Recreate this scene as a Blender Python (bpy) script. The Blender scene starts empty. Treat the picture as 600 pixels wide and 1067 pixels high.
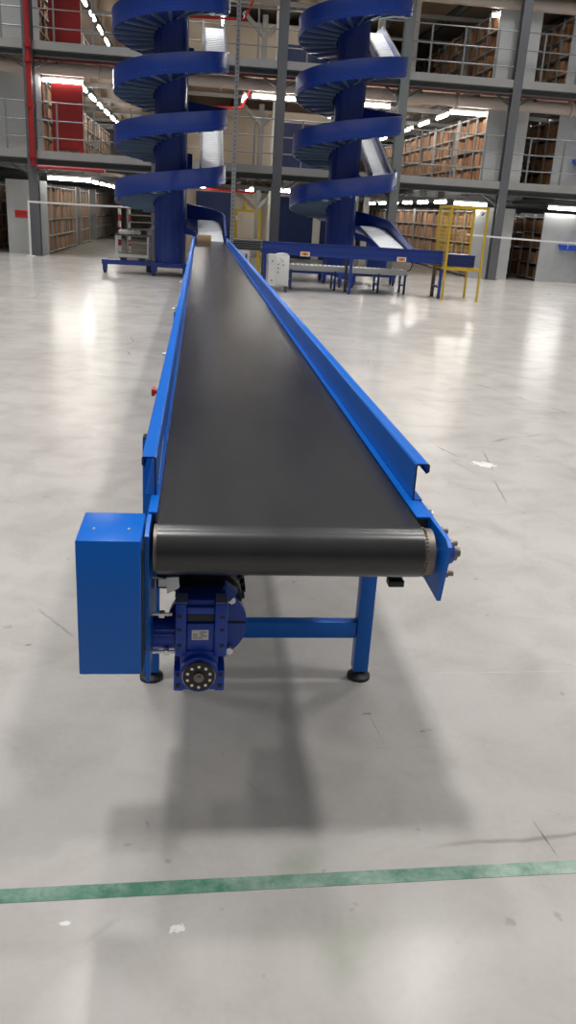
import bpy, bmesh, math, random
from mathutils import Vector, Matrix
random.seed(7)
PI = math.pi
SC = bpy.context.scene
COL = SC.collection

# ------------------------------------------------------------------ materials
def mat(name, color, rough=.5, metal=0., var=0., vscale=6., emit=None, estr=0., spec=.5, bump=0., bscale=60., coat=0.):
    m = bpy.data.materials.new(name); m.use_nodes = True
    nt = m.node_tree; b = nt.nodes['Principled BSDF']
    b.inputs['Base Color'].default_value = (*color, 1)
    b.inputs['Roughness'].default_value = rough
    b.inputs['Metallic'].default_value = metal
    b.inputs['Specular IOR Level'].default_value = spec
    b.inputs['Coat Weight'].default_value = coat
    b.inputs['Coat Roughness'].default_value = .12
    tc = nt.nodes.new('ShaderNodeTexCoord')
    if var > 0:
        n = nt.nodes.new('ShaderNodeTexNoise'); n.inputs['Scale'].default_value = vscale; n.inputs['Detail'].default_value = 5
        nt.links.new(tc.outputs['Object'], n.inputs['Vector'])
        mx = nt.nodes.new('ShaderNodeMix'); mx.data_type = 'RGBA'
        mx.inputs['A'].default_value = (*[c*(1-var) for c in color], 1)
        mx.inputs['B'].default_value = (*[min(1, c*(1+var)) for c in color], 1)
        nt.links.new(n.outputs['Fac'], mx.inputs['Factor'])
        nt.links.new(mx.outputs['Result'], b.inputs['Base Color'])
    if bump > 0:
        n2 = nt.nodes.new('ShaderNodeTexNoise'); n2.inputs['Scale'].default_value = bscale; n2.inputs['Detail'].default_value = 3
        nt.links.new(tc.outputs['Object'], n2.inputs['Vector'])
        bp = nt.nodes.new('ShaderNodeBump'); bp.inputs['Strength'].default_value = bump; bp.inputs['Distance'].default_value = .004
        nt.links.new(n2.outputs['Fac'], bp.inputs['Height']); nt.links.new(bp.outputs['Normal'], b.inputs['Normal'])
    if emit:
        b.inputs['Emission Color'].default_value = (*emit, 1); b.inputs['Emission Strength'].default_value = estr
    return m

M = {}
M['blue'] = mat('blue_paint', (.001, .132, .58), .32, var=.08, vscale=3, spec=.33)
M['blue_gear'] = mat('blue_gear_paint', (.006, .055, .40), .38, var=.15, vscale=14, bump=.15)
M['tower'] = mat('tower_blue_paint', (.008, .038, .25), .30, var=.12, vscale=2.5, coat=.2)
M['ribsteel'] = mat('rib_steel', (.16, .24, .34), .3, .5, var=.1, vscale=3)
M['dblue'] = mat('blue_cladding', (.008, .026, .12), .5, var=.15, vscale=1.5)
M['pad'] = mat('machined_pad', (.22, .27, .38), .4)
M['motor'] = mat('motor_black', (.010, .012, .018), .5)
M['black'] = mat('black_plastic', (.012, .012, .012), .45)
M['rubber'] = mat('foot_rubber', (.02, .02, .022), .5)
M['steel'] = mat('bright_steel', (.62, .62, .60), .28, .9, var=.1, vscale=20)
M['dsteel'] = mat('worn_steel', (.22, .19, .16), .45, .6, var=.3, vscale=30)
M['galv'] = mat('galvanised', (.60, .62, .62), .38, .45, var=.14, vscale=25)
M['chute'] = mat('chute_steel', (.86, .88, .89), .28, .0, var=.08, vscale=12)
M['wire'] = mat('bolt_zinc', (.75, .74, .70), .3, .6)
M['label'] = mat('label_white', (.75, .74, .70), .5)
M['ink'] = mat('label_ink', (.05, .05, .05), .6)
M['yellow'] = mat('yellow_paint', (.56, .38, .025), .42, var=.1, vscale=5)
M['grey'] = mat('column_grey', (.115, .12, .13), .5, var=.1, vscale=3)
M['ggreen'] = mat('column_greygreen', (.16, .18, .18), .5, var=.1, vscale=3)
M['beam'] = mat('beam_grey', (.085, .09, .092), .55, var=.15, vscale=2)
M['toe'] = mat('toe_plate', (.34, .34, .33), .5, .2, var=.1, vscale=3)
M['rail'] = mat('rail_grey', (.24, .25, .26), .4, .3)
M['pale'] = mat('pale_panel', (.56, .58, .58), .45, .15, var=.08, vscale=2)
M['silver'] = mat('silver_panel', (.58, .60, .62), .35, .4, var=.15, vscale=3)
M['shelf'] = mat('shelf_steel', (.50, .48, .45), .45, .2)
M['upright'] = mat('rack_upright', (.33, .33, .33), .5, .2, var=.1, vscale=4)
M['dark'] = mat('dark_backing', (.045, .032, .028), .8)
M['carton'] = mat('carton_brown', (.42, .215, .10), .75, var=.22, vscale=1.6)
M['carton2'] = mat('carton_pale', (.50, .285, .150), .75, var=.2, vscale=1.6)
M['carton3'] = mat('carton_tan', (.36, .165, .075), .75, var=.2, vscale=1.6)
M['kraft'] = mat('kraft_box', (.42, .29, .14), .7, var=.12, vscale=8)
M['tan'] = mat('deck_underside', (.42, .35, .28), .8, var=.12, vscale=.8)
M['cream'] = mat('cream_wall', (.70, .62, .51), .7, var=.06, vscale=.8)
M['duct'] = mat('duct_cream', (.62, .54, .48), .5, var=.08, vscale=1.5)
M['red'] = mat('red_paint', (.33, .020, .020), .42, var=.12, vscale=3)
M['dred'] = mat('dark_red_pipe', (.20, .02, .02), .5)
M['redsign'] = mat('red_sign', (.70, .03, .03), .45)
M['white'] = mat('white_paint', (.72, .72, .70), .45)
M['cab'] = mat('cabinet_grey', (.66, .67, .66), .45, var=.05, vscale=5)
M['tape'] = mat('white_tape', (.80, .79, .77), .5)
M['orange'] = mat('orange_label', (.75, .25, .03), .5)
M['bluebin'] = mat('blue_bin', (.02, .10, .62), .4)
M['ereg'] = mat('red_button', (.55, .02, .015), .35)
M['tube'] = mat('lit_tube', (.9, .9, .88), .4, emit=(1., .965, .90), estr=28)
M['rear'] = mat('rear_wall', (.45, .42, .39), .8, var=.1, vscale=.5)

def belt_material():
    m = mat('black_belt', (.016, .016, .018), .40, spec=.6)
    nt = m.node_tree; b = nt.nodes['Principled BSDF']
    tc = nt.nodes.new('ShaderNodeTexCoord'); mp = nt.nodes.new('ShaderNodeMapping')
    mp.inputs['Scale'].default_value = (2.2, .5, 2)
    nt.links.new(tc.outputs['Object'], mp.inputs['Vector'])
    n = nt.nodes.new('ShaderNodeTexNoise'); n.inputs['Scale'].default_value = 3; n.inputs['Detail'].default_value = 6
    nt.links.new(mp.outputs['Vector'], n.inputs['Vector'])
    cr = nt.nodes.new('ShaderNodeValToRGB')
    cr.color_ramp.elements[0].color = (.016, .016, .0175, 1); cr.color_ramp.elements[1].color = (.026, .0252, .0255, 1)
    cr.color_ramp.elements[0].position = .3; cr.color_ramp.elements[1].position = .75
    nt.links.new(n.outputs['Fac'], cr.inputs['Fac']); nt.links.new(cr.outputs['Color'], b.inputs['Base Color'])
    mr = nt.nodes.new('ShaderNodeMapRange'); mr.inputs['To Min'].default_value = .22; mr.inputs['To Max'].default_value = .28
    nt.links.new(n.outputs['Fac'], mr.inputs['Value']); nt.links.new(mr.outputs['Result'], b.inputs['Roughness'])
    return m
M['belt'] = belt_material()

WH = (.72, .71, .69); DK = (.12, .11, .10); GN = (.33, .36, .29)
SPOTS = [(2.04, 5.40, .20, .14, -.5, WH, 22, .34, .38), (-.02, 1.483, .045, .03, .3, WH, 60, .34, .42), (-.283, 1.511, .03, .015, 0, WH, 60, .30, .40),
         (1.86, 5.72, .012, .30, .32, DK, 9, .22, .55), (1.86, 5.35, .006, .40, .25, DK, 9, .25, .60), (.993, 1.74, .004, .12, .1, DK, 30, .20, .50),
         (-.615, 2.824, .03, .014, .2, DK, 25, .2, .75), (.37, 1.40, .22, .10, .9, GN, 7, .22, .75), (.30, 1.68, .14, .08, .4, GN, 9, .22, .75),
         (-.05, 1.70, .02, .02, 0, DK, 40, .3, 1.0), (2.3, 7.48, .9, .012, .03, DK, 12, .25, .75), (.62, 2.25, .003, .18, .1, DK, 30, .25, .7),
         (1.25, 2.62, .9, .006, .02, WH, 8, .25, 1.2), (.6, 2.35, .05, .02, .2, DK, 40, .34, .7), (.78, 2.25, .06, .02, .2, DK, 40, .36, .7)]
def floor_material():
    m = bpy.data.materials.new('polished_concrete'); m.use_nodes = True
    nt = m.node_tree; L = nt.links; b = nt.nodes['Principled BSDF']
    tc = nt.nodes.new('ShaderNodeTexCoord')
    def noise(scale, detail=6, rough=.55, sc=(1, 1, 1), dist=0):
        mp = nt.nodes.new('ShaderNodeMapping'); mp.inputs['Scale'].default_value = sc
        L.new(tc.outputs['Object'], mp.inputs['Vector'])
        n = nt.nodes.new('ShaderNodeTexNoise'); n.inputs['Scale'].default_value = scale
        n.inputs['Detail'].default_value = detail; n.inputs['Roughness'].default_value = rough; n.inputs['Distortion'].default_value = dist
        L.new(mp.outputs['Vector'], n.inputs['Vector']); return n.outputs['Fac']
    def ramp(f, p0, c0, p1, c1):
        r = nt.nodes.new('ShaderNodeValToRGB'); e = r.color_ramp.elements
        e[0].position = p0; e[0].color = (*c0, 1); e[1].position = p1; e[1].color = (*c1, 1)
        L.new(f, r.inputs['Fac']); return r.outputs['Color']
    def mix(mode, f, a, c):
        x = nt.nodes.new('ShaderNodeMix'); x.data_type = 'RGBA'; x.blend_type = mode
        if isinstance(f, float): x.inputs['Factor'].default_value = f
        else: L.new(f, x.inputs['Factor'])
        L.new(a, x.inputs['A']); L.new(c, x.inputs['B']); return x.outputs['Result']
    base = ramp(noise(.8, 8, .6), .3, (.412, .392, .368), .7, (.500, .478, .450))
    blot = ramp(noise(3.2, 6, .6, dist=.6), .30, (.72, .715, .68), .56, (1, 1, 1))
    fine = ramp(noise(45, 4, .6), .25, (.93, .93, .93), .6, (1, 1, 1))
    spots = ramp(noise(16, 2, .5), .245, (.62, .60, .56), .29, (1, 1, 1))
    c = mix('MULTIPLY', .48, base, blot); c = mix('MULTIPLY', .6, c, fine); c = mix('MULTIPLY', .5, c, spots)
    # hairline cracks
    v = nt.nodes.new('ShaderNodeTexVoronoi'); v.feature = 'DISTANCE_TO_EDGE'; v.inputs['Scale'].default_value = .42
    mp = nt.nodes.new('ShaderNodeMapping'); L.new(tc.outputs['Object'], mp.inputs['Vector'])
    ad = nt.nodes.new('ShaderNodeMix'); ad.data_type = 'VECTOR'; ad.inputs['Factor'].default_value = .06
    nn = nt.nodes.new('ShaderNodeTexNoise'); nn.inputs['Scale'].default_value = 2.5; nn.inputs['Detail'].default_value = 8
    L.new(tc.outputs['Object'], nn.inputs['Vector']); L.new(mp.outputs['Vector'], ad.inputs['A']); L.new(nn.outputs['Color'], ad.inputs['B'])
    L.new(ad.outputs['Result'], v.inputs['Vector'])
    crk = ramp(v.outputs['Distance'], 0.0, (.62, .60, .56), .0011, (1, 1, 1))
    brk = ramp(noise(1.3, 3), .52, (0, 0, 0), .60, (1, 1, 1))
    sep = nt.nodes.new('ShaderNodeSeparateColor'); L.new(brk, sep.inputs['Color'])
    c = mix('MULTIPLY', sep.outputs['Red'], c, crk)
    def spot(px, py, rx, ry, rot, col, nscale, lo, hi):
        mp = nt.nodes.new('ShaderNodeMapping'); mp.vector_type = 'TEXTURE'
        mp.inputs['Location'].default_value = (px, py, 0); mp.inputs['Scale'].default_value = (rx, ry, 1); mp.inputs['Rotation'].default_value = (0, 0, rot)
        L.new(tc.outputs['Object'], mp.inputs['Vector'])
        ln = nt.nodes.new('ShaderNodeVectorMath'); ln.operation = 'LENGTH'; L.new(mp.outputs['Vector'], ln.inputs[0])
        f = nt.nodes.new('ShaderNodeMapRange'); f.inputs['From Min'].default_value = 1; f.inputs['From Max'].default_value = .2
        L.new(ln.outputs['Value'], f.inputs['Value'])
        k = nt.nodes.new('ShaderNodeMath'); k.operation = 'MULTIPLY'; L.new(f.outputs['Result'], k.inputs[0]); L.new(noise(nscale, 5, .6), k.inputs[1])
        g = nt.nodes.new('ShaderNodeMapRange'); g.inputs['From Min'].default_value = lo; g.inputs['From Max'].default_value = hi
        L.new(k.outputs[0], g.inputs['Value'])
        rgb = nt.nodes.new('ShaderNodeRGB'); rgb.outputs[0].default_value = (*col, 1)
        return g.outputs['Result'], rgb.outputs[0]
    for a in SPOTS:
        f, col = spot(*a); c = mix('MIX', f, c, col)
    L.new(c, b.inputs['Base Color'])
    mr = nt.nodes.new('ShaderNodeMapRange'); mr.inputs['To Min'].default_value = .15; mr.inputs['To Max'].default_value = .25
    L.new(noise(1.1, 5, .6, (1.2, .8, 1)), mr.inputs['Value']); L.new(mr.outputs['Result'], b.inputs['Roughness'])
    bp = nt.nodes.new('ShaderNodeBump'); bp.inputs['Strength'].default_value = .02; bp.inputs['Distance'].default_value = .006
    L.new(noise(5, 4), bp.inputs['Height']); L.new(bp.outputs['Normal'], b.inputs['Normal'])
    b.inputs['Specular IOR Level'].default_value = .30
    return m
M['floor'] = floor_material()

def green_tape_material():
    m = mat('green_tape', (.035, .20, .115), .5)
    nt = m.node_tree; b = nt.nodes['Principled BSDF']
    tc = nt.nodes.new('ShaderNodeTexCoord'); n = nt.nodes.new('ShaderNodeTexNoise')
    n.inputs['Scale'].default_value = 7; n.inputs['Detail'].default_value = 9; n.inputs['Roughness'].default_value = .72
    nt.links.new(tc.outputs['Object'], n.inputs['Vector'])
    sp = nt.nodes.new('ShaderNodeSeparateXYZ'); nt.links.new(tc.outputs['Object'], sp.inputs['Vector'])
    wx = nt.nodes.new('ShaderNodeMapRange'); wx.inputs['From Min'].default_value = -.5; wx.inputs['From Max'].default_value = 1.2
    wx.inputs['To Min'].default_value = -.10; wx.inputs['To Max'].default_value = .16
    nt.links.new(sp.outputs['X'], wx.inputs['Value'])
    ad = nt.nodes.new('ShaderNodeMath'); nt.links.new(n.outputs['Fac'], ad.inputs[0]); nt.links.new(wx.outputs['Result'], ad.inputs[1])
    r = nt.nodes.new('ShaderNodeValToRGB'); e = r.color_ramp.elements
    e[0].position = .40; e[0].color = (.042, .17, .105, 1); e[1].position = .72; e[1].color = (.34, .43, .36, 1)
    nt.links.new(ad.outputs[0], r.inputs['Fac']); nt.links.new(r.outputs['Color'], b.inputs['Base Color'])
    return m
M['green'] = green_tape_material()

# ------------------------------------------------------------------ mesh builder
class MB:
    def __init__(s): s.bm = bmesh.new()
    def box(s, x0, x1, y0, y1, z0, z1, bev=0):
        r = bmesh.ops.create_cube(s.bm, size=1)
        vs = r['verts']
        bmesh.ops.scale(s.bm, vec=(abs(x1-x0), abs(y1-y0), abs(z1-z0)), verts=vs)
        bmesh.ops.translate(s.bm, vec=((x0+x1)/2, (y0+y1)/2, (z0+z1)/2), verts=vs)
        if bev:
            es = list({e for v in vs for e in v.link_edges})
            bmesh.ops.bevel(s.bm, geom=es, offset=bev, segments=2, affect='EDGES', profile=.5)
        return s
    def bar(s, a, b, w, h, up=(0, 0, 1)):
        a, b = Vector(a), Vector(b); d = b-a; L = d.length; d.normalize()
        sd = d.cross(Vector(up))
        if sd.length < 1e-4: sd = d.cross(Vector((0, 1, 0)))
        sd.normalize(); u = sd.cross(d)
        m = Matrix((sd, d, u)).transposed().to_4x4(); m.translation = (a+b)/2
        r = bmesh.ops.create_cube(s.bm, size=1, matrix=m @ Matrix.Diagonal((w, L, h, 1)))
        return s
    def cyl(s, a, b, r, n=16, r2=None):
        a, b = Vector(a), Vector(b); d = b-a
        m = Matrix.Translation((a+b)/2) @ d.to_track_quat('Z', 'Y').to_matrix().to_4x4()
        bmesh.ops.create_cone(s.bm, cap_ends=True, segments=n, radius1=r, radius2=r if r2 is None else r2, depth=d.length, matrix=m)
        return s
    def path(s, pts, r, n=8):
        for a, b in zip(pts, pts[1:]): s.cyl(a, b, r, n)
        for p in pts[1:-1]: s.ball(p, r, n)
        return s
    def ball(s, p, r, n=8):
        bmesh.ops.create_uvsphere(s.bm, u_segments=n, v_segments=max(4, n//2), radius=r, matrix=Matrix.Translation(p)); return s
    def prism(s, poly, axis, a0, a1):
        # poly: 2D points in the remaining axes (x: (y,z); y: (x,z); z: (x,y))
        def P(u, v, a): return {'x': (a, u, v), 'y': (u, a, v), 'z': (u, v, a)}[axis]
        lo = [s.bm.verts.new(P(u, v, a0)) for u, v in poly]; hi = [s.bm.verts.new(P(u, v, a1)) for u, v in poly]
        n = len(poly)
        for i in range(n): s.bm.faces.new((lo[i], lo[(i+1) % n], hi[(i+1) % n], hi[i]))
        s.bm.faces.new(lo); s.bm.faces.new(hi)
        return s
    def sweep(s, sections, closed=True):
        rows = [[s.bm.verts.new(p) for p in sec] for sec in sections]
        n = len(rows[0])
        for A, B in zip(rows, rows[1:]):
            for i in range(n if closed else n-1):
                s.bm.faces.new((A[i], A[(i+1) % n], B[(i+1) % n], B[i]))
        if closed: s.bm.faces.new(rows[0]); s.bm.faces.new(list(reversed(rows[-1])))
        return s
    def build(s, name, m, parent=None, smooth=True, ang=35, loc=None):
        bm = s.bm
        bmesh.ops.recalc_face_normals(bm, faces=bm.faces)
        off = Vector((0, 0, 0))
        p = parent
        while p is not None: off += Vector(p.location); p = p.parent
        o_loc = Vector((0, 0, 0))
        if parent is None and loc is not None: o_loc = Vector(loc); off = o_loc
        if off.length: bmesh.ops.translate(bm, vec=-off, verts=bm.verts)
        me = bpy.data.meshes.new(name); bm.to_mesh(me); bm.free()
        me.materials.append(M[m] if isinstance(m, str) else m)
        if smooth:
            me.polygons.foreach_set('use_smooth', [True]*len(me.polygons)); me.set_sharp_from_angle(angle=math.radians(ang))
        o = bpy.data.objects.new(name, me); COL.objects.link(o); o.parent = parent
        if parent is None: o.location = o_loc
        return o

def thing(name, label, cat, loc=(0, 0, 0), group=None):
    o = bpy.data.objects.new(name, None); o.location = loc; o.empty_display_size = .1; COL.objects.link(o)
    o['label'] = label; o['category'] = cat
    if group: o['group'] = group
    return o
def tag(o, label, cat, group=None, kind=None):
    o['label'] = label; o['category'] = cat
    if group: o['group'] = group
    if kind: o['kind'] = kind
    return o
def struct(o, label=None):
    o['kind'] = 'structure'
    if label: o['label'] = label
    return o
def B(*a, **k): return MB().box(*a, **k)
ORD = ['first', 'second', 'third', 'fourth', 'fifth', 'sixth', 'seventh', 'eighth', 'ninth', 'tenth', 'eleventh', 'twelfth', 'thirteenth',
       'fourteenth', 'fifteenth', 'sixteenth', 'seventeenth', 'eighteenth', 'nineteenth', 'twentieth']

# ------------------------------------------------------------------ shell
struct(B(-32, 36, -12, 62, -.2, 0).build('floor', 'floor'))
struct(B(-14, 18, 47.8, 48, 0, 8.4).build('wall_back', 'rear'))
DECK = [2.71, 5.42, 8.13]
FY = 25.62
COLX = [-8.1, -4.69, -1.27, 2.2, 5.70, 9.01, 12.5]
for i, x in enumerate(COLX):
    w = .13
    mb = MB().box(x-w, x+w, FY-.13, FY-.105, 0, 8.4).box(x-w, x+w, FY+.105, FY+.13, 0, 8.4).box(x-.012, x+.012, FY-.105, FY+.105, 0, 8.4)
    mb.box(x-w-.05, x+w+.05, FY-.17, FY+.17, 0, .02)
    struct(mb.build('column', 'ggreen' if i == 4 else 'grey'))
for k, z in enumerate(DECK):
    struct(B(-14, 18, FY+.0, 47.8, z-.09, z).build('ceiling' if k == 2 else 'mezzanine_floor', 'tan'))
    # front edge channel between the columns
    for a, b in zip([-14]+COLX, COLX+[18]):
        a2, b2 = a+.135, b-.135
        mb = MB().box(a2, b2, FY-.02, FY, z-.26, z-.09).box(a2, b2, FY-.10, FY, z-.26, z-.235).box(a2, b2, FY-.10, FY-.0, z-.115, z-.09)
        struct(mb.build('edge_beam', 'beam'))
        struct(B(a2, b2, FY-.11, FY-.09, z-.085, z+.12).build('toe_board', 'toe'))
    x = -12.6
    while x < 17:
        mb = MB().box(x-.07, x+.07, FY+.25, 47.7, z-.115, z-.09).box(x-.01, x+.01, FY+.25, 47.7, z-.33, z-.115).box(x-.07, x+.07, FY+.25, 47.7, z-.345, z-.33)
        struct(mb.build('deck_joist', 'beam'))
        x += 1.72
    for y in (29.4, 33.2, 37.0, 41, 45):
        struct(B(-13, 17, y-.06, y+.06, z-.47, z-.35).build('cross_beam', 'toe' if k else 'beam'))
# diagonal knee braces beside the columns
for z in DECK[:2]:
    for x in COLX:
        for s in (-1, 1):
            struct(MB().bar((x+s*.14, FY+.02, z-.52), (x+s*.62, FY+.02, z-.24), .04, .04).build('knee_brace', 'beam'))

# core wall in the middle, level by level
for k, z in enumerate([0]+DECK[:2]):
    top = DECK[k]-.5
    mb = B(-.45, 5.75, 31.98, 32.1, z, top)
    x = -.3
    while x < 5.7:
        mb.box(x-.012, x+.012, 31.965, 31.985, z, top); x += .62
    struct(mb.build('wall_core', 'cream'))
    struct(B(-.51, -.45, 31.95, 46, z, top).build('wall_core_side', 'cream'))
    struct(B(1.98, 2.16, 31.4, 31.58, z, DECK[k]-.35).build('pillar', 'upright'))
    struct(B(2.34, 2.54, 29.95, 30.1, z, DECK[k]-.35).build('pillar', 'white'))
    struct(B(5.66, 5.86, 29.95, 30.1, z, DECK[k]-.35).build('pillar', 'white'))
    for s in (-1, 1):
        struct(MB().bar((2.07+s*.02, 31.45, DECK[k]-1.0), (2.07+s*.75, 31.3, DECK[k]-.36), .12, .12).build('knee_brace', 'toe'))
struct(B(6.2, 6.36, 27.2, 27.35, 5.42, 8.0).build('pillar', 'white'))
struct(B(4.9, 5.0, 27.4, 27.5, 0, 2.4).build('pillar', 'white'))

# blue cladding panels
def blue_panel(x0, x1, y, z0, z1, label):
    t = thing('wall_panel', label, 'panel', ((x0+x1)/2, y, z0))
    mb = B(x0, x1, y-.04, y, z0, z1); n = max(1, round((x1-x0)/.3))
    for i in range(n+1):
        xx = x0+(x1-x0)*i/n; mb.box(xx-.02, xx+.02, y-.055, y-.04, z0, z1)
    mb.build('sheet', 'dblue', t)
    MB().box(x0-.03, x0, y-.07, y, z0, z1).box(x1, x1+.03, y-.07, y, z0, z1).box(x0-.03, x1+.03, y-.07, y, z1, z1+.03).build('panel_frame', 'tower', t)
blue_panel(-.12, 1.10, 31.9, 0, 2.12, 'dark blue wall panel behind the belt outlet and yellow post frame')
blue_panel(2.86, 4.72, 31.9, 0, 2.10, 'dark blue wall panel at ground level behind the low cross conveyor')
blue_panel(2.86, 4.60, 31.9, 2.72, 4.55, 'dark blue wall panel on the first deck behind the second spiral')
blue_panel(2.86, 4.30, 31.9, 5.43, 7.0, 'dark blue wall panel on the second deck behind the second spiral')
t = tag(B(4.15, 4.42, 31.7, 31.82, 0, 1.75).build('white_board', 'white'), 'upright white board leaning in front of the blue ground panel', 'board')

# ------------------------------------------------------------------ guard rails
names = [(-8.1, -4.69, 'at the corner with the red standpipe'), (-4.69, -1.27, 'in front of the red lift casing'),
         (-1.27, 2.2, 'behind the belt-side spiral'), (2.2, 5.70, 'behind the cage-side spiral'),
         (5.70, 9.01, 'over the yellow cage'), (9.01, 12.5, 'over the blue tray on the silver rack')]
for lv, z in ((0, DECK[0]), (1, DECK[1])):
    for a, b, txt in names:
        t = thing('guardrail', 'grey three-rail guardrail on the %s deck %s' % (['lower', 'upper'][lv], txt), 'railing', ((a+b)/2, FY, z), 'deck guardrails')
        x0, x1 = a+.14, b-.14
        for h in (.46, .90, 1.36): MB().cyl((x0, FY+.03, z+h), (x1, FY+.03, z+h), .017, 8).build('rail', 'rail', t)
        n = 3
        for i in range(n):
            x = x0+.55+(x1-x0-1.1)*i/(n-1)
            B(x-.022, x+.022, FY+.01, FY+.05, z, z+1.37).build('post', 'rail', t)

# ------------------------------------------------------------------ racks and cartons
def carton_mesh(w, d, h):
    mb = B(-d/2, d/2, -w/2, w/2, 0, h*.93)
    mb.bar((-d/2, -w/2+.01, h*.93), (d/2, -w/2+.01, h*.93), .01, .01)
    mb.prism([(-w/2, h*.93), (w/2, h*.93), (w*.12, h), (-w*.12, h)], 'x', -d/2, d/2)
    return mb
CM = []
for i, (w, h) in enumerate(((.27, .37), (.28, .33), (.26, .40))):
    for mk in ('carton', 'carton2', 'carton3'):
        o = carton_mesh(w, .5, h).build('carton', mk, smooth=False); CM.append(o.data); bpy.data.objects.remove(o)
STUFF = MB()
def rack(x0, x1, y0, nb, bay, z0, h, nsh, face, label, end_m, per, ind_bays, where=None, fill=.97, wide=()):
    y1 = y0+nb*bay
    t = thing('storage_rack', label, 'rack', ((x0+x1)/2, y0, z0), 'mezzanine storage racks')
    xf = x0 if face < 0 else x1
    mb = B(x0, x1, y0-.03, y0, z0, z0+h+.1)
    for fx in (.34, .67): mb.box(x0+(x1-x0)*fx-.006, x0+(x1-x0)*fx+.006, y0-.036, y0-.03, z0, z0+h+.1)
    mb.box(x0, x1, y0-.036, y0-.03, z0+.55, z0+.562)
    mb.build('end_panel', end_m, t)
    xb = xf-face*.62
    B(min(xb, xb-face*.02), max(xb, xb-face*.02), y0, y1, z0, z0+h).build('back_panel', 'dark', t)
    sp = (h-.1)/nsh
    for k in range(nsh+1):
        zz = z0+.08+k*sp
        a, b = sorted((xf, xb))
        B(a, b, y0, y1, zz-.03, zz).build('shelf', 'shelf', t)
    for i in range(nb+1):
        yy = y0+i*bay
        wv = .16 if i in wide else .022
        B(*sorted((xf-face*.0, xf-face*.06)), yy-wv+(wv if i == 0 else 0), yy+wv, z0, z0+h+.05).build('upright', 'upright', t)
    for i in range(nb):
        for k in range(nsh):
            for q in range(per):
                if random.random() > fill: continue
                w = .3
                pitch = (bay-.07)/per
                y = y0+i*bay+.035+(q+.5)*pitch+random.uniform(-.01, .01)
                x = xf-face*(.29+random.uniform(0, .04)); z = z0+.08+k*sp
                if i < ind_bays:
                    o = bpy.data.objects.new('carton', random.choice(CM)); COL.objects.link(o)
                    o.location = (x, y, z); o.scale = (1, pitch/.30*.98, min(1, (sp-.05)/.40))
                    sh = ['lowest', 'second', 'third', 'fourth', 'fifth'][k] if k else 'lowest'
                    tag(o, 'brown carton, %s from the aisle mouth on the %s shelf, %s' % (ORD[i*per+q], sh, where), 'carton', 'cartons on the storage racks')
                else:
                    hh = (sp-.06)*random.uniform(.8, 1)
                    STUFF.box(x-.25, x+.25, y-pitch*.47, y+pitch*.47, z, z+hh)
    return t
LV = [0, DECK[0], DECK[1]]
# racks on the east side of the hall
rack(8.44, 9.72, 26.2, 20, .95, LV[0], 2.0, 4, -1, 'long ground rack with pale end panel behind the yellow cage', 'pale', 3, 5, 'ground rack behind yellow cage', .96, (4, 8, 12))
rack(8.44, 9.72, 26.2, 20, .95, LV[1], 2.0, 4, -1, 'long rack with pale end panel on the lower deck over the yellow cage', 'pale', 3, 5, 'lower-deck rack over yellow cage', .96, (3, 6, 12))
rack(8.44, 9.72, 26.2, 20, .95, LV[2], 2.0, 4, -1, 'dark long rack with pale end panel on the upper deck over the yellow cage', 'pale', 3, 5, 'upper-deck rack over yellow cage', .9, (3, 6, 12))
rack(10.68, 12.1, 26.2, 4, .80, LV[0], 1.95, 4, -1, 'ground rack with silver end panel bearing the blue tray', 'silver', 2, 3, 'ground rack with blue tray', .93)
rack(10.68, 12.1, 26.2, 4, .80, LV[1], 2.0, 4, -1, 'rack with silver end panel on the lower deck above the blue tray', 'silver', 2, 3, 'lower-deck rack above blue tray', .93)
rack(10.68, 12.1, 26.2, 4, .80, LV[2], 2.0, 4, -1, 'rack with silver end panel on the upper deck above the blue tray', 'silver', 2, 3, 'upper-deck rack above blue tray', .93)
# racks on the west side
rack(-5.62, -4.47, 26.3, 7, .86, LV[0], 1.95, 4, 1, 'ground rack with grey end panel bearing the red sign', 'pale', 3, 4, 'ground rack with red sign', .99, (0, 7))
rack(-5.62, -4.47, 33.4, 3, .9, LV[0], 1.95, 4, 1, 'short ground rack just behind the one with the red sign', 'upright', 3, 0, '', .99, (0, 3))
rack(-5.62, -4.47, 38.4, 8, .9, LV[0], 1.95, 4, 1, 'deepest ground rack in the aisle of the red sign', 'upright', 3, 0, '', .99, (0, 8))
for k in (1, 2):
    rack(-6.9, -4.52, 26.5, 20, .95, LV[k], 2.05, 4, 1, 'long rack with wide grey end panel beside the red lift casing, %s deck' % ['', 'lower', 'upper'][k], 'pale', 3, 0, '', .97, (5, 10, 15))
rack(-8.0, -6.42, 26.6, 6, .9, LV[0], 1.95, 4, 1, 'ground rack partly cut off by the picture edge beside the red-sign rack', 'pale', 2, 0, '', .9)
tag(STUFF.build('carton_rows', 'carton', smooth=False), 'many more brown cartons filling the deeper bays of the racks', 'cartons', kind='stuff')

# signs and trays on the rack ends
t = thing('notice_board', 'red plate sign on the grey end of the ground rack', 'sign', (-5.15, 26.2, 1.02))
B(-5.40, -4.90, 26.244, 26.263, 1.01, 1.21, bev=.008).build('plate', 'redsign', t)
MB().box(-5.33, -5.0, 26.241, 26.245, 1.13, 1.15).box(-5.33, -5.1, 26.241, 26.245, 1.08, 1.095).build('print', 'red', t)
def blue_tray(z, lab):
    t = thing('wall_tray', lab, 'tray', (11.6, 26.1, z), 'blue trays')
    MB().prism([(11.25, z+.16), (11.35, z), (11.95, z), (12.0, z+.16)], 'y', 25.98, 26.15).build('bin', 'bluebin', t)
    MB().path([(11.5, 25.96, z+.05), (11.5, 25.96, z+.22), (11.56, 25.96, z+.26), (11.95, 25.96, z+.24)], .012).build('wire_holder', 'white', t)
blue_tray(.98, 'shallow blue tray on the silver end of the ground rack')
blue_tray(3.45, 'shallow blue tray on the silver end of the lower-deck rack')

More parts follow.
